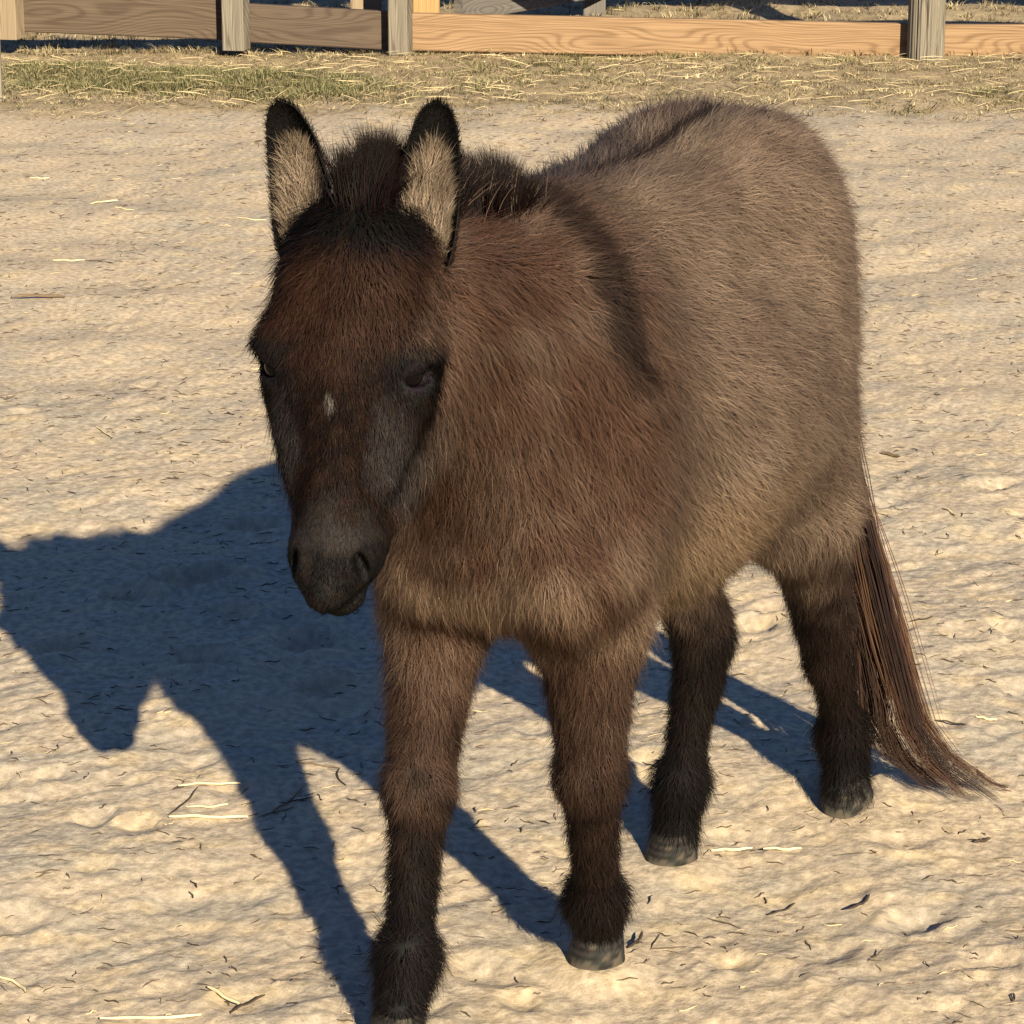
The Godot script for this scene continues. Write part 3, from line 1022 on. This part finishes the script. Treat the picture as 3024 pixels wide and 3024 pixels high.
func build_fence() -> void:
	var brown := wood_mat(51, lin(0.058, 0.040, 0.028), lin(0.112, 0.082, 0.058), 3.0)
	var brown2 := wood_mat(57, lin(0.058, 0.041, 0.030), lin(0.110, 0.082, 0.060), 3.5)
	var orange := wood_mat(53, lin(0.150, 0.092, 0.050), lin(0.290, 0.190, 0.110), 3.0)
	var grey := wood_mat(55, lin(0.090, 0.078, 0.062), lin(0.235, 0.205, 0.158), 5.0)
	var pale := wood_mat(59, lin(0.165, 0.122, 0.078), lin(0.285, 0.222, 0.148), 4.0)
	var amber := wood_mat(61, lin(0.26, 0.155, 0.065), lin(0.40, 0.26, 0.12), 3.0)
	var slate := wood_mat(63, lin(0.085, 0.075, 0.068), lin(0.165, 0.148, 0.13), 5.0)
	var f := Node3D.new()
	f.name = "paddock_fence"
	add_child(f)
	tag(f, "long wooden rail fence of brown and orange boards across the paddock edge", "fence")
	var p1 := Vector3(-1.83, 0, -11.20)
	var p2 := Vector3(-1.006, 0, -11.20)
	var p3 := Vector3(-0.407, 0, -11.20)
	var p4 := Vector3(1.51, 0, -11.20)
	# low boards, then the two rails above the picture: [from, to, height at each end, board height]
	var run := [[p1 + Vector3(-2.4, 0, 0), p1 + Vector3(-0.008, 0, 0), 0.22, 0.16, 0.150, brown2], [p1 + Vector3(0.0, 0, 0), p2 + Vector3(-0.003, 0, 0), 0.158, 0.126, 0.150, brown], [p2 + Vector3(0.003, 0, 0), p3 + Vector3(-0.003, 0, 0), 0.115, 0.083, 0.140, brown2], [p3 + Vector3(0.003, 0, 0), p4 + Vector3(-0.003, 0, 0), 0.082, 0.042, 0.136, orange], [p4 + Vector3(0.003, 0, 0), p4 + Vector3(2.6, 0, 0), 0.040, 0.035, 0.136, orange]]
	for row in 3:
		var n := 0
		for r: Array in run:
			var lift: float = [0.0, 0.40, 0.80][row]
			var back := Vector3(0, 0, -0.070)
			var bo := add_mesh("board", timber(r[0] + back + Vector3(0, r[2] + lift, 0), r[1] + back + Vector3(0, r[3] + lift, 0), r[4], 0.04, Vector3.UP, n * 0.9), r[5] if row == 0 else (grey if n < 3 else pale), f)
			if row == 0: tag(bo, "dark brown weathered low board" if n < 3 else "orange newer low board lying on the ground")
			n += 1
	for q: Array in [[p1, 0.082, pale, 0.066], [p2, 0.082, grey, 0.026], [p3, 0.072, grey, 0.002]]:
		var a: Vector3 = q[0]
		add_mesh("post", timber(a + Vector3(0, q[3], 0), a + Vector3(0.0, 1.15, 0), q[1], 0.09, Vector3(1, 0, 0.2)), q[2], f)
	add_mesh("post", round_post(p4, 0.066, 1.2), grey, f)
	add_mesh("post", timber(p4 + Vector3(2.3, -0.05, 0), p4 + Vector3(2.3, 1.2, 0), 0.1, 0.09, Vector3(1, 0, 0)), grey, f)
	# second fence that runs away from the corner
	var c := Node3D.new()
	c.name = "corner_fence"
	add_child(c)
	tag(c, "weathered grey board fence running away behind the orange low board", "fence")
	var d := Vector3(0.57, 0, -0.82)
	var s := Vector3(-0.22, 0, -11.52)
	for row in 3:
		var y: float = [0.16, 0.55, 0.95][row]
		add_mesh("board", timber(s + Vector3(0.02, y, 0), s + d * 1.02 + Vector3(0, y, 0), 0.15, 0.04), slate, c)
		add_mesh("board", timber(s + d * 1.035 + Vector3(0, y + 0.01, 0), s + d * 3.0 + Vector3(0, y + 0.02, 0), 0.15, 0.04, Vector3.UP, 1.7), slate, c)
	add_mesh("post", timber(Vector3(-0.545, 0, -11.52), Vector3(-0.545, 1.25, -11.52), 0.115, 0.1, Vector3(1, 0, 0)), pale, c)
	add_mesh("post", timber(Vector3(-0.320, 0, -11.50), Vector3(-0.320, 1.25, -11.50), 0.10, 0.1, Vector3(1, 0, 0)), amber, c)
	add_mesh("post", timber(s + d * 1.02 + Vector3(-0.03, 0, -0.07), s + d * 1.02 + Vector3(-0.03, 1.2, -0.07), 0.09, 0.09, Vector3(1, 0, 0)), slate, c)
	add_mesh("post", timber(s + d * 2.1 + Vector3(0.06, 0, 0.02), s + d * 2.1 + Vector3(0.06, 1.2, 0.02), 0.10, 0.09, Vector3(1, 0, 0)), pale, c)

# ------------------------------------------------------------------ grass, straw and litter
func blade_tuft(blades: int, high: float, spread: float, seed_: int, flat: float) -> ArrayMesh:
	rng.seed = seed_
	var v := PackedVector3Array()
	var n := PackedVector3Array()
	var c := PackedColorArray()
	var idx := PackedInt32Array()
	for k in blades:
		var a := rng.randf() * TAU
		var o := Vector3(cos(a), 0, sin(a)) * rng.randf() * spread
		var lean := Vector3(cos(a + rng.randfn(0, 0.8)), 0, sin(a + rng.randfn(0, 0.8))) * rng.randf_range(0.2, 1.0) * flat
		var h := high * rng.randf_range(0.5, 1.2)
		var side := Vector3(-lean.z, 0, lean.x).normalized() * 0.0016
		var tone := rng.randf_range(0.65, 1.25)
		for q in 4:
			var x := q / 3.0
			var p := o + Vector3.UP * h * (x - 0.35 * x * x * minf(flat, 1.0)) + lean * h * x * x
			var w := side * (1.0 - x * 0.9)
			v.append(p - w)
			v.append(p + w)
			var nn := (Vector3.UP * 0.6 + lean.normalized() * -0.3 + Vector3(0, 0, 0.5)).normalized()
			n.append(nn); n.append(nn)
			c.append(Color(tone, tone, tone)); c.append(Color(tone, tone, tone))
			if q > 0:
				var b := v.size() - 4
				idx.append_array(PackedInt32Array([b, b + 1, b + 2, b + 1, b + 3, b + 2]))
	return orient({"v": v, "n": n, "c": c, "i": idx})

func scatter(called: String, mesh: Mesh, m: Material, at: Array, tints: Array) -> MultiMeshInstance3D:
	var mm := MultiMesh.new()
	mm.transform_format = MultiMesh.TRANSFORM_3D
	mm.use_colors = true
	mm.mesh = mesh
	mm.instance_count = at.size()
	for k in at.size():
		mm.set_instance_transform(k, at[k])
		mm.set_instance_color(k, tints[k])
	var o := MultiMeshInstance3D.new()
	o.name = called
	o.multimesh = mm
	o.material_override = m
	add_child(o, true)
	return o

# a bent stalk: points on a tube of five sides, tapering a little
func stalk(pts: Array, r: float, c: Color) -> ArrayMesh:
	var v := PackedVector3Array()
	var n := PackedVector3Array()
	var cc := PackedColorArray()
	var idx := PackedInt32Array()
	var m := pts.size()
	for k in m:
		var d: Vector3 = ((pts[mini(k + 1, m - 1)] as Vector3) - (pts[maxi(k - 1, 0)] as Vector3)).normalized()
		var s1 := d.cross(Vector3.UP).normalized()
		var s2 := s1.cross(d).normalized()
		var rr := r * (0.55 if k == 0 or k == m - 1 else 1.0)
		for q in 6:
			var a := TAU * q / 6.0
			var e := s1 * cos(a) + s2 * sin(a) * 0.7
			v.append(pts[k] + e * rr)
			n.append(e)
			cc.append(c * (1.0 + 0.18 * sin(k * 5.3 + q)))
		if k > 0:
			var b := (k - 1) * 6
			for q in 6:
				var q2 := (q + 1) % 6
				idx.append_array(PackedInt32Array([b + q, b + q2, b + 6 + q, b + q2, b + 6 + q2, b + 6 + q]))
	for e in 2:
		var b := 0 if e == 0 else (m - 1) * 6
		for q in range(1, 5):
			idx.append_array(PackedInt32Array([b, b + q, b + q + 1]))
	return orient({"v": v, "n": n, "c": cc, "i": idx})

func build_grass() -> void:
	var gm := vmat(0.7, 0.3)
	gm.backlight_enabled = true
	gm.backlight = Color(0.4, 0.4, 0.3)
	var n := noise(71, 0.9, 3)
	var n2 := noise(72, 4.0, 2)
	rng.seed = 401
	for part in 3:
		var at := []
		var tints := []
		var tuft := blade_tuft(9, [0.032, 0.020, 0.040][part], 0.03, 410 + part, [1.0, 2.2, 1.4][part])
		var count: int = [3000, 9500, 9000][part]
		while at.size() < count:
			var x := rng.randf_range(-3.2, 3.2)
			var z: float
			if part == 2:
				z = -11.25 - pow(rng.randf(), 1.5) * 6.0
			else:
				z = -9.6 - rng.randf() * 1.75
			var w := n.get_noise_2d(x, z)
			var edge := -9.90 + 0.22 * n2.get_noise_2d(x, z * 0.4) + 0.25 * n.get_noise_2d(x * 0.6, 3.0)
			var green := 0.0
			if part == 0:
				# green patches: one long one at the far left, thin ones along the fence
				green = smooth(0.30, 0.0, absf(z + 10.55 + (x + 1.1) * -0.25) - 0.12) * smooth(-0.25, -0.75, x) * smooth(-1.9, -1.5, x)
				green = maxf(green, smooth(0.2, 0.5, w) * 0.12)
				if rng.randf() > green: continue
			if part < 2 and z > edge + rng.randfn(0, 0.16): continue
			if part == 1 and rng.randf() > 0.55 + n2.get_noise_2d(x, z) * 0.8: continue
			var s := rng.randf_range(0.6, 1.25)
			var b := Basis(Vector3.UP, rng.randf() * TAU).scaled(Vector3(s, s * rng.randf_range(0.6, 1.2), s))
			at.append(Transform3D(b, Vector3(x, ground_y(x, z) - 0.003, z)))
			var straw := Color(0.44, 0.355, 0.20).lerp(Color(0.20, 0.165, 0.095), pow(rng.randf(), 0.8))
			if rng.randf() < 0.15: straw = Color(0.60, 0.50, 0.30)
			if part == 0: straw = Color(0.125, 0.135, 0.055).lerp(Color(0.30, 0.255, 0.13), rng.randf())
			if part == 2: straw = straw * 1.3
			tints.append(straw)
		var o := scatter(["green_grass", "dry_grass", "dry_grass"][part], tuft, gm, at, tints)
		tag(o, ["short green grass growing along the foot of the fence", "short dry straw coloured grass in front of the fence", "pale dry grass on the ground behind the fence"][part], "grass", "", "stuff")
	# loose straw in the strip before the fence
	var sm := vmat(0.6, 0.4)
	var st := stalk([Vector3(-0.5, 0, 0), Vector3(-0.2, 0.02, 0.02), Vector3(0.15, 0.025, -0.01), Vector3(0.5, 0, 0.02)], 0.016, Color(1, 1, 1))
	var at2 := []
	var t2 := []
	while at2.size() < 1900:
		var x := rng.randf_range(-3.0, 3.0)
		var z := rng.randf_range(-14.0, -9.7) if at2.size() % 4 == 0 else rng.randf_range(-11.15, -9.75)
		if z > -10.0 and rng.randf() < 0.6: continue
		var l := 0.02 + 0.09 * pow(rng.randf(), 2.2)
		var b := Basis(Vector3.UP, rng.randfn(0, 0.9)) * Basis(Vector3(0, 0, 1), rng.randfn(0, 0.12))
		at2.append(Transform3D(b.scaled(Vector3(l, maxf(l, 0.08), maxf(l, 0.10))), Vector3(x, ground_y(x, z) + 0.008 + rng.randf() * 0.015, z)))
		t2.append(Color(0.62, 0.50, 0.29) * rng.randf_range(0.6, 1.15))
	tag(scatter("straw", st, sm, at2, t2), "loose pale straw scattered over the grass strip by the fence", "straw", "", "stuff")
	# small dark bits of twig and dung trodden into the sand
	var at3 := []
	var t3 := []
	while at3.size() < 6500:
		var z := -2.7 - pow(rng.randf(), 0.85) * 7.4
		var x := rng.randf_range(-1.0, 1.0) * (0.20 - z * 0.19)
		if n2.get_noise_2d(x * 0.8, z * 0.8) + rng.randf() * 0.7 < 0.15: continue
		var l := rng.randf_range(0.006, 0.024) * (1.0 + 0.06 * absf(z))
		if rng.randf() < 0.05: l *= 2.0
		var b := Basis(Vector3.UP, rng.randfn(0.25, 0.9)) * Basis(Vector3(1, 0, 0), rng.randf() * TAU)
		b = b.scaled_local(Vector3(l, rng.randf_range(0.025, 0.075), rng.randf_range(0.03, 0.08)))
		at3.append(Transform3D(b, Vector3(x, ground_y(x, z) + 0.001, z)))
		var col := Color(0.075, 0.052, 0.033) * rng.randf_range(0.5, 1.6)
		if rng.randf() < 0.10: col = Color(0.55, 0.44, 0.26)
		t3.append(col)
	tag(scatter("twig_litter", st, sm, at3, t3), "tiny dark twig bits trodden into the sand all over the paddock", "litter", "", "stuff")

var STALKS := [
	[Vector2(-1.164, -6.993), Vector2(-1.042, -6.981), 0.0045, -0.10, "brown", "bark_strip", "bark", "curved brown strip of bark lying alone on sand level with the eyes"],
	[Vector2(-1.136, -7.448), Vector2(-1.058, -7.455), 0.0022, 0.00, "pale", "straw_stalk", "straw", "pale straw with a dark bent tip left of the donkey ears"],
	[Vector2(-1.058, -7.455), Vector2(-0.983, -7.422), 0.0016, -0.12, "dark", "twig", "twig", "thin dark bent twig touching the end of a pale straw"],
	[Vector2(-1.145, -8.211), Vector2(-1.078, -8.275), 0.0028, -0.12, "pale", "straw_stalk", "straw", "arched pale straw, upper of two close together left of the ears"],
	[Vector2(-1.067, -8.124), Vector2(-1.009, -8.078), 0.0026, 0.00, "pale", "straw_stalk", "straw", "short thick pale straw just below an arched one"],
	[Vector2(-1.376, -8.655), Vector2(-1.319, -8.655), 0.0026, 0.00, "pale", "straw_stalk", "straw", "short pale straw high at the left picture edge"],
	[Vector2(-0.729, -8.009), Vector2(-0.648, -7.971), 0.0020, 0.05, "pale", "straw_stalk", "straw", "thin pale straw lying beside the forehead at ear base height"],
	[Vector2(-0.814, -5.795), Vector2(-0.773, -5.721), 0.0018, 0.00, "pale", "straw_stalk", "straw", "small pale straw slanting on bare sand above the head shadow"],
	[Vector2(-0.451, -3.754), Vector2(-0.347, -3.756), 0.0028, -0.01, "pale", "straw_stalk", "straw", "long straight pale straw reaching into the foreleg shadow"],
	[Vector2(-0.450, -3.862), Vector2(-0.366, -3.874), 0.0020, -0.06, "pale", "straw_stalk", "straw", "slightly arched straw above the long one beside the foreleg shadow"],
	[Vector2(-0.451, -3.758), Vector2(-0.423, -3.856), 0.0013, 0.03, "dark", "twig", "twig", "thin dark stem joining two pale straws beside the shadow"],
	[Vector2(-0.432, -3.792), Vector2(-0.378, -3.800), 0.0018, 0.02, "pale", "straw_stalk", "straw", "short straw between the two longer straws beside the shadow"],
	[Vector2(-0.327, -3.749), Vector2(-0.281, -3.860), 0.0018, 0.03, "brown", "twig", "twig", "slanting brown stem lying within the foreleg shadow"],
	[Vector2(-0.297, -3.954), Vector2(-0.237, -3.934), 0.0015, -0.04, "brown", "twig", "twig", "brown hooked twig on the lit sand between shadow and foreleg"],
	[Vector2(-0.237, -3.934), Vector2(-0.224, -3.870), 0.0014, 0.10, "dark", "twig", "twig", "short dark twig end hanging from the hooked brown one"],
	[Vector2(-0.463, -3.146), Vector2(-0.350, -3.154), 0.0026, 0.01, "pale", "straw_stalk", "straw", "longest pale straw at the bottom edge of the sand"],
	[Vector2(-0.348, -3.215), Vector2(-0.308, -3.172), 0.0026, 0.00, "pale", "straw_stalk", "straw", "bright short straw slanting near the bottom left of the shadow"],
	[Vector2(-0.595, -3.269), Vector2(-0.559, -3.228), 0.0024, -0.12, "pale", "straw_stalk", "straw", "bent pale straw in the lower left corner"],
	[Vector2(-0.317, -3.155), Vector2(-0.282, -3.203), 0.0018, -0.05, "dark", "twig", "twig", "dark curved twig beside the bright short straw"],
	[Vector2(0.255, -3.638), Vector2(0.308, -3.649), 0.0026, -0.03, "pale", "straw_stalk", "straw", "pale straw lying just right of the hind hoof nearer the camera"],
	[Vector2(0.322, -3.647), Vector2(0.371, -3.647), 0.0024, 0.00, "pale", "straw_stalk", "straw", "thin pale straw between the two hind hooves"],
	[Vector2(0.666, -4.136), Vector2(0.695, -4.125), 0.0026, 0.00, "pale", "straw_stalk", "straw", "bright pale straw at the right edge beside the tail"],
	[Vector2(0.606, -4.127), Vector2(0.647, -4.107), 0.0016, -0.10, "dark", "twig", "twig", "bent dark twig next to the bright straw by the tail"],
	[Vector2(0.639, -3.950), Vector2(0.671, -3.874), 0.0016, 0.12, "dark", "twig", "twig", "forked looking dark twig right above the tail tip"],
	[Vector2(0.761, -5.187), Vector2(0.779, -5.140), 0.0022, 0.00, "pale", "straw_stalk", "straw", "small pale straw on bare sand right of the hind leg"],
	[Vector2(0.702, -5.626), Vector2(0.733, -5.595), 0.0040, -0.06, "brown", "bark_strip", "bark", "small brown chip of bark beside the rump"],
	[Vector2(0.314, -3.459), Vector2(0.349, -3.492), 0.0016, 0.05, "dark", "twig", "twig", "dark twig on the sand right of the fully visible fore hoof"],
	[Vector2(0.626, -4.556), Vector2(0.661, -4.572), 0.0016, 0.05, "dark", "twig", "twig", "short dark twig on the sand right of the tail"],
	[Vector2(0.137, -3.334), Vector2(0.156, -3.385), 0.0022, 0.06, "dark", "twig", "twig", "short dark twig lying right against the fully visible fore hoof"],
	[Vector2(0.597, -3.681), Vector2(0.620, -3.695), 0.0028, 0.05, "dark", "twig", "twig", "stubby dark twig at the right edge below the tail tip"],
	[Vector2(0.410, -3.451), Vector2(0.440, -3.492), 0.0022, 0.10, "dark", "twig", "twig", "dark curved twig pressed in the bare sand at lower right"],
]

func build_stalks() -> void:
	# single stalks that can be told apart: [points on the sand (x, z), radius, colour, name, category, label]
	var pale := Color(0.66, 0.54, 0.32)
	var brown := Color(0.16, 0.11, 0.065)
	var dark := Color(0.055, 0.038, 0.025)
	var list := STALKS
	rng.seed = 501
	for it: Array in list:
		var a: Vector2 = it[0]
		var b: Vector2 = it[1]
		var pts := []
		var bow: float = it[3]
		var side := Vector2(-(b - a).y, (b - a).x)
		for k in 7:
			var t := k / 6.0
			var p := a.lerp(b, t) + side * bow * 4.0 * t * (1.0 - t) + side * rng.randfn(0, 0.004)
			pts.append(Vector3(p.x, 0, p.y))
		var r: float = it[2]
		var top := -1.0
		for k in 7:
			top = maxf(top, ground_y(pts[k].x, pts[k].z))
		for k in 7:
			var p: Vector3 = pts[k]
			p.y = lerpf(ground_y(p.x, p.z), top, 0.8) + r * 0.9 + (0.0015 * sin(k * 1.3) if k in [2, 3, 4] else 0.0)
			pts[k] = p
		var col: Color = {"pale": pale, "brown": brown, "dark": dark}[it[4]]
		var o := add_mesh(it[5], stalk(pts, r, col), vmat(0.6, 0.35))
		tag(o, it[7], it[6], it[8] if it.size() > 8 else "")

# ------------------------------------------------------------------ the whole
func _ready() -> void:
	var cam := Camera3D.new()
	cam.name = "camera"
	cam.fov = 19.0
	cam.near = 0.05
	cam.far = 900.0
	cam.position = Vector3(0, 1.5, 0)
	cam.rotation_degrees = Vector3(-16.1, 0, 0)
	add_child(cam)
	cam.current = true
	var we := WorldEnvironment.new()
	var env := Environment.new()
	env.background_mode = Environment.BG_SKY
	var sky := Sky.new()
	var sm := ProceduralSkyMaterial.new()
	sm.sky_top_color = lin(0.028, 0.060, 0.148)
	sm.sky_horizon_color = lin(0.085, 0.135, 0.235)
	sm.sky_curve = 0.10
	sm.ground_bottom_color = lin(0.20, 0.15, 0.10)
	sm.ground_horizon_color = lin(0.22, 0.20, 0.17)
	sm.sun_angle_max = 1.0
	sky.sky_material = sm
	env.sky = sky
	env.tonemap_mode = Environment.TONE_MAPPER_LINEAR
	env.tonemap_exposure = 2.4
	env.sdfgi_enabled = true
	env.ssao_enabled = true
	env.ssil_enabled = true
	we.environment = env
	add_child(we)
	var sun := DirectionalLight3D.new()
	sun.name = "sun"
	sun.light_energy = 1.5
	sun.light_color = Color(1.0, 0.945, 0.83)
	sun.light_angular_distance = 0.5
	sun.shadow_enabled = true
	var az := deg_to_rad(18.9)
	var el := deg_to_rad(25.7)
	add_child(sun)
	sun.look_at_from_position(Vector3.ZERO, Vector3(-sin(az) * cos(el), -sin(el), -cos(az) * cos(el)))

	build_ground()
	build_fence()
	build_donkey()
	build_grass()
	build_stalks()
	var stake := add_mesh("stake", timber(Vector3(-1.700, -0.05, -10.10), Vector3(-1.700, 0.205, -10.10), 0.03, 0.03, Vector3(1, 0, 0)), wood_mat(67, lin(0.16, 0.14, 0.11), lin(0.28, 0.25, 0.2)))
	tag(stake, "thin grey wooden stake in the grass at the far left edge", "stake")
	print("done ", Time.get_ticks_msec())
